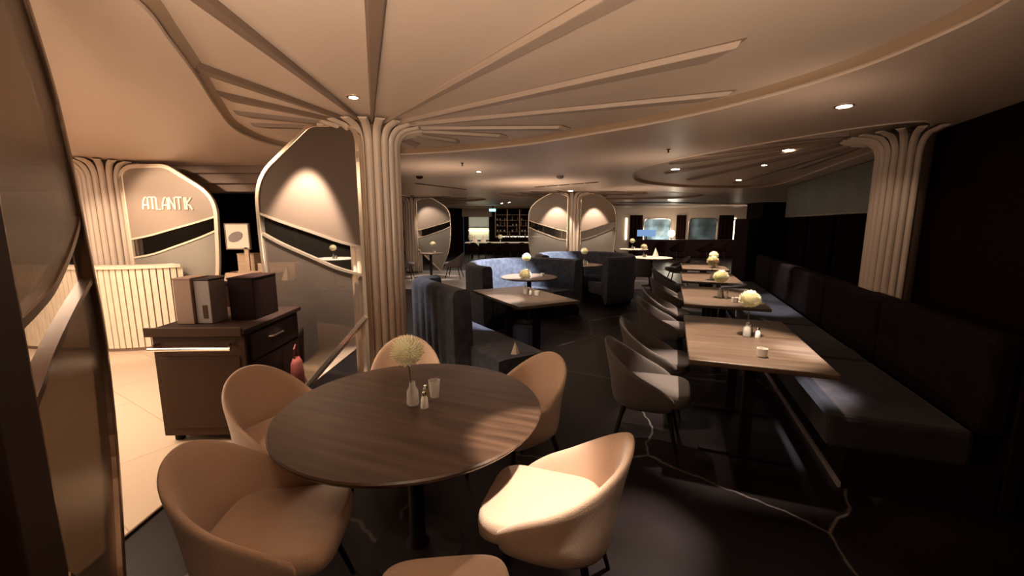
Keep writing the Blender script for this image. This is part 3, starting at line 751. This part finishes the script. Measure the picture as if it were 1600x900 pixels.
def flower(loc, h, r, label, tilt=(0, 0), group=None, seed=1, fine=True):
    """one pompom chrysanthemum on a stem; loc = foot of the stem, h = height of the head's centre above it"""
    f = thing('chrysanthemum', label, 'flower', loc, 0, group)
    top = Vector((tilt[0], tilt[1], h))
    MB().tube([(0, 0, 0), tuple(top*.5 + Vector((0, 0, .0))), tuple(top)], .0035, 6).build('stem', M_stem, f, smooth=True)
    hd = pompom(r, 340 if fine else 150, seed).build('flower_head', M_petal, f, loc=tuple(top))
    hd.rotation_euler = (R(tilt[1]*-200), R(tilt[0]*200), 0)
    return f
def vase(loc, label, group=None, h=.115, r=.028):
    v = thing('bud_vase', label, 'vase', loc, 0, group)
    MB().lathe([(.004, .004), (r, .004), (r + .002, .012), (r, h*.62), (r*.55, h*.8), (r*.5, h), (r*.42, h), (r*.46, h*.8), (r*.88, h*.6), (r*.88, .014), (.004, .012)], 20).build('bottle', M_clear, v, smooth=True)
    return v
def shaker(loc, label, group, m=M_porc, s=1.0):
    t = thing('shaker', label, 'shaker', loc, 0, group)
    MB().lathe([(.017*s, 0), (.019*s, .006), (.016*s, .045*s), (.010*s, .060*s), (.010*s, .062*s)], 14).build('body', m, t, smooth=True)
    MB().lathe([(.011*s, .062*s), (.011*s, .074*s), (.006*s, .081*s), (.001, .082*s)], 12).build('cap', M_chrome, t, smooth=True)
    return t
def tealight(loc, label, group):
    t = thing('candle_holder', label, 'candle holder', loc, 0, group)
    MB().lathe([(.024, 0), (.030, .004), (.032, .055), (.029, .055), (.027, .012), (.004, .010)], 20).build('cup', M_porc, t, smooth=True)
    MB().lathe([(.003, .011), (.025, .011), (.025, .034), (.003, .035)], 16).build('candle', M_cream, t, smooth=True)
    return t
def setting(x, y, place, seed, hh=.29, fr=.085, cup=None, tilt=(0, 0), sh=True, z=.75, fine=True, second=False):
    vase((x, y, z + .001), 'clear glass bud vase on ' + place, 'bud vases on the tables')
    flower((x, y, z + .018), hh - .018, fr, 'pale yellow pompom chrysanthemum on ' + place, tilt, 'chrysanthemums on the tables', seed, fine)
    if sh:
        shaker((x + .062, y - .035, z + .001), 'white salt shaker on ' + place, 'salt shakers')
        shaker((x + .052, y + .045, z + .001), 'brown pepper shaker on ' + place, 'pepper shakers', M_bottle)
    if cup: tealight((cup[0], cup[1], z + .001), 'white tealight cup on ' + place, 'tealight cups')
setting(-.47, 1.87, 'the large round walnut table', 1, hh=.26, fr=.088, tilt=(-.018, .0))
t = thing('water_glass', 'clear tumbler beside the vase on the large round walnut table', 'glass', (-.385, 1.965, .751))
MB().lathe([(.022, 0), (.030, .085), (.028, .085), (.021, .006), (.003, .005)], 20).build('tumbler', M_clear, t, smooth=True)
setting(1.79, 3.08, 'the first bench-side table', 2, hh=.285, fr=.083, cup=(1.62, 2.60))
setting(2.42, 4.78, 'the second bench-side table', 3, hh=.24, fr=.095, cup=(2.44, 4.48))
setting(3.07, 6.35, 'the third bench-side table', 4, hh=.28, fr=.1)
setting(3.95, 8.15, 'the fourth bench-side table', 5, hh=.24, fr=.1, fine=False)
setting(.16, 5.0, 'the askew table beside the straight blue booth', 6, hh=.24, fr=.085, cup=(.30, 4.93))
setting(.24, 6.85, 'the nearer round booth table', 7, hh=.30, fr=.085, cup=(.50, 6.75))
setting(1.52, 8.75, 'the farther round booth table', 8, hh=.28, fr=.09, fine=False)
setting(3.40, 10.75, 'the near white table in the window bay', 9, hh=.26, fr=.1, fine=False)
setting(4.15, 14.4, 'the white round table closest to the windows', 10, hh=.27, fr=.11, fine=False)
setting(-2.35, 12.4, 'the small round table by the far left column', 11, hh=.26, fr=.1, fine=False)
setting(-4.42, 10.3, 'the pale table seen through the screen slit', 12, hh=.26, fr=.1, fine=False)
setting(-3.35, 17.5, 'the far table beside the large column', 13, hh=.26, fr=.11, fine=False)
for i, x in enumerate((-1.95, -.55)):
    setting(x, 19.8, ['the left part of the long bar table', 'the middle of the long bar table'][i], 14 + i, hh=.24, fr=.14, fine=False, sh=False)
def napkin(loc, rz, label, s=1.0, group='folded napkins'):
    mb = MB(); mb.add([(-.06*s, 0, 0), (.06*s, 0, 0), (.0, .05*s, 0), (0, .012*s, .15*s), (.0, -.03*s, 0)], [(0, 3, 4), (4, 3, 1), (1, 3, 2), (2, 3, 0), (0, 4, 1, 2)])
    o = mb.build('napkin', M_cream); o.location = loc; o.rotation_euler = (0, 0, rz)
    return tag(o, label, 'napkin', group)
napkin((.03, 3.55, .463), .4, 'cream folded napkin on the seat of the straight blue booth, behind a beige chair', .75)
napkin((-1.75, 19.75, .751), 0, 'white pointed napkin beside the flower at the left end of the bar table', 2.4, 'napkins on the bar table')
napkin((-1.35, 19.7, .751), 0, 'white pointed napkin farther along the bar table', 2.4, 'napkins on the bar table')
napkin((3.78, 10.95, .751), .2, 'pale pointed napkin on the white round table in the window bay', 1.6)

# ---------------------------------------------------------------- reception desk and service furniture
desk = thing('reception_desk', 'curved reception desk faced with pale vertical slats', 'desk', (-5.0, 5.7, 0))
dp = smooth_path([(.70, -.34, 0), (.64, -.40, 0), (.52, -.47, 0), (.32, -.57, 0), (0, -.64, 0), (-.5, -.62, 0), (-1.1, -.54, 0), (-1.9, -.40, 0)], 10)
def dist_path(P, step):
    out = []; need = 0; 
    for a, b in zip(P[:-1], P[1:]):
        L = (b - a).length; d = (b - a)/L if L else Vector(); t = need
        while t < L: out.append((a + d*t, d)); t += step
        need = t - L
    return out
mb = MB()
for p, d in dist_path(dp, .068):
    n = Vector((-d.y, d.x, 0)); hw = .027
    q = [p - d*hw, p + d*hw, p + d*hw - n*.02, p - d*hw - n*.02]
    q2 = q
    mb.add([(v_.x, v_.y, .05) for v_ in q] + [(v_.x, v_.y, 1.05) for v_ in q2], [(0, 1, 2, 3), (7, 6, 5, 4), (0, 4, 5, 1), (1, 5, 6, 2), (2, 6, 7, 3), (3, 7, 4, 0)])
mb.build('slatted_front', M_slat, desk)
sweep_in = [(p.x*.965, p.y*.965) for p in dp]
body = [(p.x, p.y) for p in dp]
back_in = [(x*.93 + (0 if x > 0 else 0), y*.93) for x, y in body]
MB().prism([(p[0]*.97, p[1]*.97) for p in body] + [(p[0]*.90, p[1]*.86) for p in reversed(body)], .05, 1.05).build('carcass', M_gap, desk)
MB().prism([(p[0]*1.03, p[1]*1.04) for p in body] + [(p[0]*.76, p[1]*.74) for p in reversed(body)], 1.05, 1.09).build('counter_top', M_slat, desk, bevel=.008)
MB().prism([(p[0]*.98, p[1]*.98) for p in body] + [(p[0]*.90, p[1]*.86) for p in reversed(body)], 0, .05).build('plinth', M_rib, desk)

# service trolley
tr = thing('service_trolley', 'brown service trolley with chrome push bar beside the leaf screen', 'trolley', (-2.55, 2.86, 0), R(2))
W_, D_, H_ = .64, .82, .86
MB().box(.015, W_ - .015, .015, D_, .07, H_ - .03).build('body', M_trolley_dark, tr, bevel=.005)
MB().box(.0, W_, -.004, .014, .06, H_ - .05).build('end_panel', M_trolley, tr, bevel=.006)
MB().box(.04, W_ - .04, -.012, -.003, .12, .66).build('panel_field', M_trolley, tr, bevel=.004)
MB().box(-.03, W_ + .02, -.03, D_ + .01, H_ - .035, H_).build('top', M_trolley_dark, tr, bevel=.006)
MB().box(-.03, W_ + .0, -.035, -.015, H_ - .045, H_ + .02).build('top_lip', M_trolley, tr, bevel=.004)
MB().tube([(.02, -.07, .735), (W_ - .06, -.07, .735)], .014, 10).build('push_bar', M_chrome, tr, smooth=True)
for x in (.04, W_ - .08): MB().tube([(x, .0, .755), (x, -.035, .758), (x, -.07, .735)], .011, 8).build('bar_bracket', M_chrome, tr, smooth=True)
for k in range(1):
    dr = MB().box(W_ - .02, W_ + .006, .06, D_ - .04, .60, .80).build('drawer', M_trolley_dark, tr, bevel=.005)
    MB().tube([(W_ + .004, .30, .725), (W_ + .03, .31, .725), (W_ + .03, .47, .725), (W_ + .004, .48, .725)], .008, 8).build('handle', M_chrome, dr, smooth=True)
MB().box(W_ - .02, W_ + .004, .06, D_ - .04, .10, .585).build('door', M_trolley_dark, tr, bevel=.005)
for x in (.06, W_ - .06):
    for y in (.06, D_ - .06): MB().lathe([(.02, 0), (.032, .01), (.032, .05), (.02, .065)], 12, (x, y, 0)).build('caster', M_black, tr, smooth=True)
def boxy(name, cat, label, loc, dims, rz, m, extra=None):
    t = thing(name, label, cat, loc, rz)
    a, b, h = dims
    MB().box(-a/2, a/2, -b/2, b/2, 0, h - .012).build('body', m, t, bevel=.004)
    MB().box(-a/2 - .003, a/2 + .003, -b/2 - .003, b/2 + .003, h - .012, h).build('lid', extra or m, t, bevel=.003)
    return t
boxy('card_box', 'box', 'plain tan upright board box on the service trolley', (-2.44, 3.13, H_ + .001), (.125, .20, .345), R(3), M_tan)
gb = boxy('grey_box', 'box', 'narrow grey box with a dark mark on the service trolley', (-2.30, 3.13, H_ + .001), (.12, .16, .335), R(-4), M_greybox, M_black)
MB().box(-.005, .03, -.084, -.081, .04, .14).build('mark', M_trolley, gb)
boxy('black_box', 'box', 'large black box on the service trolley next to the leaf screen', (-2.10, 3.34, H_ + .001), (.19, .34, .33), R(2), M_dark)
boxy('olive_box', 'box', 'dull brown box behind the tan board box on the trolley', (-2.52, 3.42, H_ + .001), (.16, .16, .31), 0, M_trolley)
bag = thing('cloth_bag', 'red cloth bag standing between the trolley and the leaf screen', 'bag', (-1.80, 3.34, 0), R(8))
def bagf(u, v):
    a = 2*PI*u; k = (.9, 1.0, 1.02, .96, .8, .45)[min(5, int(v*5 + 1e-6))]; z = (0, .05, .2, .36, .46, .50)[min(5, int(v*5 + 1e-6))]
    return (.045*k*math.cos(a), .10*k*math.sin(a)*(1 + .08*math.sin(5*a)), z)
mb = MB(); mb.grid(bagf, 24, 6, wu=True); mb.f.append(tuple(range(24))); mb.f.append(tuple(reversed(range(120, 144)))); mb.build('sack', M_red, bag, smooth='full')
MB().tube([(0, -.04, .49), (0, -.035, .58), (0, .0, .61), (0, .035, .58), (0, .04, .49)], .006, 6).build('handle', M_red, bag, smooth=True)

# second station further back with trays and a framed picture on a post
st = thing('service_station', 'dark waiter station behind the trolley, carrying oak trays', 'cabinet', (-2.95, 4.75, 0))
MB().box(-.42, .55, -.25, .25, .05, .95).build('body', M_dark, st, bevel=.006)
MB().box(-.44, .57, -.27, .27, .95, .98).build('top', M_dark, st, bevel=.005)
MB().box(-.38, .5, -.22, .22, 0, .05).build('plinth', M_plinth, st)
for x in (-.41, .075): MB().box(x, x + .465, -.268, -.25, .1, .92).build('door', M_dark, st, bevel=.004)
def tray(x, y, z, w_, d_, label, hh=.06):
    t = thing('cutlery_tray', label, 'tray', (x, y, z))
    MB().box(-w_/2, w_/2, -d_/2, d_/2, 0, .012).build('base', M_oak, t)
    mb = MB(); mb.box(-w_/2, w_/2, -d_/2, -d_/2 + .012, .012, hh); mb.box(-w_/2, w_/2, d_/2 - .012, d_/2, .012, hh)
    mb.box(-w_/2, -w_/2 + .012, -d_/2, d_/2, .012, hh); mb.box(w_/2 - .012, w_/2, -d_/2, d_/2, .012, hh); mb.box(-.006, .006, -d_/2, d_/2, .012, hh*.9)
    mb.build('rim', M_oak, t, bevel=.003)
tray(-2.86, 4.62, .981, .56, .20, 'oak cutlery tray in front on the waiter station', .09)
tray(-2.72, 4.87, .981, .44, .18, 'oak tray standing behind the cutlery tray', .17)
sg = thing('framed_sign', 'cream framed picture with a grey oval, raised on a slim oak post', 'sign', (-3.06, 4.70, .981))
sg.location = (-3.10, 4.74, .981)
MB().box(.06, .11, -.012, .012, 0, .36).build('post', M_oak, sg, bevel=.003)
MB().box(-.03, .15, -.05, .05, 0, .012).build('foot', M_oak, sg, bevel=.003) if False else None
MB().box(-.13, .13, -.012, .012, .34, .62).build('board', M_cream, sg, bevel=.003)
mb = MB(); mb.box(-.137, .137, -.016, .014, .333, .345); mb.box(-.137, .137, -.016, .014, .615, .627); mb.box(-.137, -.125, -.016, .014, .345, .615); mb.box(.125, .137, -.016, .014, .345, .615)
mb.build('rim', M_rib, sg)
mb = MB(); mb.prism([(-.02 + .085*math.cos(a)*.9 + .03*math.sin(a), .475 + .06*math.sin(a)) for a in [2*PI*k/20 for k in range(20)]], -.0165, -.0125, axis='y'); mb.build('oval', M_greybox, sg)
mb = MB()
bx = boxy('oak_box', 'box', 'small oak box with shelves behind the framed sign', (-3.10, 4.90, .981), (.20, .12, .28), 0, M_oak)
for i in range(2):
    shaker((-3.16 + .045*i, 4.56, .981), ['small white pot left of the pair before the oak trays', 'small white pot right of the pair before the oak trays'][i], 'pots on the waiter station', s=.9)
napkin((-2.50, 4.60, .981), .5, 'white folded card at the end of the oak tray beside the screen edge', 1.1)

# ---------------------------------------------------------------- bar and the far end
bar = thing('back_bar', 'tall dark back bar with lit glass shelves of bottles', 'bar', (.35, 22.1, 0))
MB().box(-1.25, 1.35, -.05, .35, 0, .9).build('counter', M_dark, bar, bevel=.01)
MB().box(-1.25, 1.35, .30, .36, .9, 2.35).build('back_panel', M_dark, bar)
for z in (1.2, 1.5, 1.8, 2.08): MB().box(-1.2, 1.3, -.0, .3, z - .012, z).build('shelf', M_bronze, bar)
for x in (-1.22, -.6, .05, .7, 1.3): MB().box(x - .02, x + .02, -.02, .3, .9, 2.35).build('upright', M_bronze, bar)
MB().box(-1.1, 1.2, .27, .295, .92, .95).build('light_strip', M_stripglow, bar)
rnd = random.Random(5)
bp = MB().lathe([(.035, 0), (.038, .02), (.038, .16), (.014, .21), (.014, .26)], 10).build('bottle', M_bottle, smooth=True)
bc = MB().lathe([(.03, 0), (.035, .09), (.033, .09)], 10).build('drinking_glass', M_porc, smooth=True)
bp.location = (-.7, 22.2, .901); tag(bp, 'brown bottle on the counter of the dark back bar', 'bottle', 'bottles on the back bar')
bc.location = (-.8, 22.15, .901); tag(bc, 'white glass on the counter of the dark back bar', 'glass', 'glasses on the back bar')
for zi, z in enumerate((.901, 1.201, 1.501, 1.801)):
    for k in range(11 if zi < 3 else 7):
        x = -.80 + k*.215 + rnd.uniform(-.04, .04)
        if min(abs(x - .35 - q) for q in (-1.22, -.6, .05, .7, 1.3)) < .07: continue
        if zi == 0 and k == 0: continue
        s_ = (bp if rnd.random() < .55 else bc)
        c = s_.copy(); COL.objects.link(c); c.location = (x, 22.22, z + .0005)
        c['label'] = ('brown bottle' if s_ is bp else 'white glass') + ' on the ' + ('counter', 'lowest shelf', 'middle shelf', 'upper shelf')[zi] + ' of the dark back bar'; c.scale = (1.08,)*3 if z < 1.8 else (.95,)*3
sgn = thing('exit_sign', 'small turquoise lit exit sign under the ceiling before the bar', 'sign', (-.92, 20.0, 2.18))
MB().box(-.17, .17, -.02, .02, 0, .14).build('housing', M_dark, sgn, bevel=.004)
MB().box(-.155, .155, -.026, -.0205, .01, .13).build('lit_face', M_exit, sgn)
MB().box(-.02, .02, -.01, .01, .14, .27).build('hanger', M_dark, sgn)
nic = thing('lit_display_niche', 'pale lit niche with shelves left of the back bar', 'shelving', (-1.75, 22.2, 0))
MB().box(-.55, .55, .28, .32, .3, 1.97).build('back_panel', M_shelf_glow, nic)
for z in (.75, 1.45): MB().box(-.55, .55, .0, .28, z - .05, z).build('shelf', M_dark, nic)
MB().box(-.55, .55, .0, .28, 1.25, 1.28).build('light_strip', M_stripglow, nic)
for x in (-.62, .60): MB().box(x - .07, x + .07, -.05, .3, 0, 1.97).build('upright', M_dark, nic)
for i, (x, w_) in enumerate(((6.35, .65), (8.65, .5), (10.95, .75))):
    cu = MB(); cu.grid(lambda a, b, x=x, w_=w_: (x - w_/2 + a*w_, YW - .09 + .03*math.sin(a*22), .0 + b*2.05), 40, 2)
    tag(cu.build('window_curtain', M_curtain, smooth='full'), ['dark curtain left of the brightly lit far window', 'dark curtain between the two far windows', 'dark curtain right of the dim far window'][i], 'curtain', 'dark curtains at the far windows')
for i, x in enumerate((5.86, 11.42)):
    b = MB().box(x - .035, x + .035, YW - .06, YW - .015, .8, 1.9).build('wall_light', emit('strip_glow', (1, .88, .65), 2.2))
    tag(b, ['slim upright wall light at the left end of the window wall', 'slim upright wall light right of the right far curtain'][i], 'wall light')
gl = thing('flash_glare_globe', 'brilliant white glare of a flash, added as a glowing globe before the far windows', 'lamp', (7.95, 20.9, 0))  # flash reflection in the window, modelled as an added glowing globe on a stand
MB().lathe([(.02, 1.27), (.12, 1.13)][::-1] and [(.01, .96), (.10, .99), (.155, 1.10), (.155, 1.16), (.10, 1.27), (.01, 1.30)], 20).build('glare_globe', M_glow, gl, smooth=True)
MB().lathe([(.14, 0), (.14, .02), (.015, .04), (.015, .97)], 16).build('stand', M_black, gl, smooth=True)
light('POINT', 'glare_fill', (7.95, 20.7, 1.13), 14, (1, .93, .75), size=.15)  # unseen point light added along with the glare globe
scn = thing('screen_monitor', 'dim blue screen beside the lit far window', 'screen', (6.6, 20.6, 0))
MB().box(-.45, .45, -.02, .02, 1.0, 1.32).build('display', M_screen, scn, bevel=.005)
MB().box(-.03, .03, -.02, .02, .0, 1.0).build('stand', M_black, scn)
MB().box(-.2, .2, -.12, .12, 0, .02).build('foot', M_black, scn)
cab = thing('sideboard', 'long black sideboard standing under the far windows', 'sideboard', (8.6, 20.0, 0))
MB().box(-2.6, 2.6, -.2, .2, .06, .82).build('body', M_dark, cab, bevel=.01)
MB().box(-2.64, 2.64, -.23, .23, .82, .86).build('top', M_dark, cab, bevel=.006)
MB().box(-2.5, 2.5, -.17, .17, 0, .06).build('plinth', M_plinth, cab)

# ---------------------------------------------------------------- ceiling fittings
def downlight(x, y, z, label, s=.05, square=False):
    d = thing('downlight', label, 'ceiling light', (x, y, z), 0, 'recessed downlights')
    n = 4 if square else 24
    MB().lathe([(s, -.0005), (s + .016, -.002), (s + .016, -.006), (s, -.008), (s, -.0005)], n, caps=False).build('trim_ring', M_champ, d)
    MB().lathe([(.003, -.004), (s - .002, -.004), (s - .004, -.007), (.003, -.0075)], n).build('lamp', M_lamp, d)
DL = [(-1.07, 2.97, ZU - .001, 'downlight in the coffer just left of the long centre rib', .03), (2.27, 3.0, ZC, 'bright downlight alone on the lower ceiling near the half column', .045),
      (-.51, 6.61, ZC, 'downlight above the blue booths beside the large column', .035), (3.2, 5.0, ZU, 'wide bright downlight in the coffer above the wall bench', .06),
      (3.66, 6.24, ZU, 'downlight in the bench coffer, second from the half column', .035), (4.4, 8.3, ZU, 'downlight at the far end of the bench coffer', .045), (2.55, 6.7, ZU, 'wide downlight at the tip of the bench coffer', .06),
      (-1.32, 4.72, ZU, 'downlight behind the flare of the large column', .03), (5.2, 14.0, ZC, 'downlight above the window bay', .05), (1.42, 10.35, ZC, 'downlight in front of the column behind the booths', .06),
      (-.4, 16.5, ZC, 'downlight before the bar, left of a close pair', .05), (-.1, 15.8, ZC, 'downlight before the bar, right of a close pair', .05)]
for x, y, z, lb, s in DL: downlight(x, y, z, lb, s)
for i, (a, b) in enumerate((((-1.92, 8.44), (-1.07, 9.9)), ((.49, 9.3), (1.66, 8.19)))):
    d = Vector((b[0] - a[0], b[1] - a[1], 0)); L = d.length; t = thing('slot_diffuser', ['slim dark air slot in the ceiling left of the booths', 'slim dark air slot in the ceiling above the farther booth'][i], 'air vent', (a[0], a[1], ZC), math.atan2(d.y, d.x), 'ceiling air slots')
    MB().box(0, L, -.03, .03, -.006, -.0005).build('frame', M_gap, t); 
    for k in range(5): MB().box(.03 + k*L/5, (k + 1)*L/5 - .03, -.012, .012, -.014, -.006).build('slat', M_black, t)
for i, (x, y, lb) in enumerate(((.81, 7.22, 'round smoke detector on the ceiling above the booths'), (-1.56, 7.22, 'dark smoke detector on the ceiling near the large column'))):
    t = thing('smoke_detector', lb, 'smoke detector', (x, y, ZC))
    MB().lathe([(.06, -.001), (.06, -.02), (.045, -.04), (.02, -.05), (.003, -.05)], 20).build('housing', M_greybox if i == 0 else M_dark, t, smooth=True)
    MB().lathe([(.066, -.0008), (.066, -.006), (.06, -.008)], 20).build('base', M_rib, t)
for i, (x, y, lb) in enumerate(((1.69, 4.67, 'small sprinkler head on the lower ceiling between the two coffers'), (-.66, 5.7, 'small sprinkler head on the ceiling just past the large coffer'))):
    t = thing('sprinkler', lb, 'sprinkler', (x, y, ZC))
    MB().lathe([(.022, -.001), (.022, -.006), (.008, -.01), (.008, -.035)], 12).build('body', M_black, t, smooth=True)
    MB().lathe([(.003, -.036), (.016, -.037), (.016, -.04), (.003, -.041)], 12).build('deflector', M_chrome, t, smooth=True)
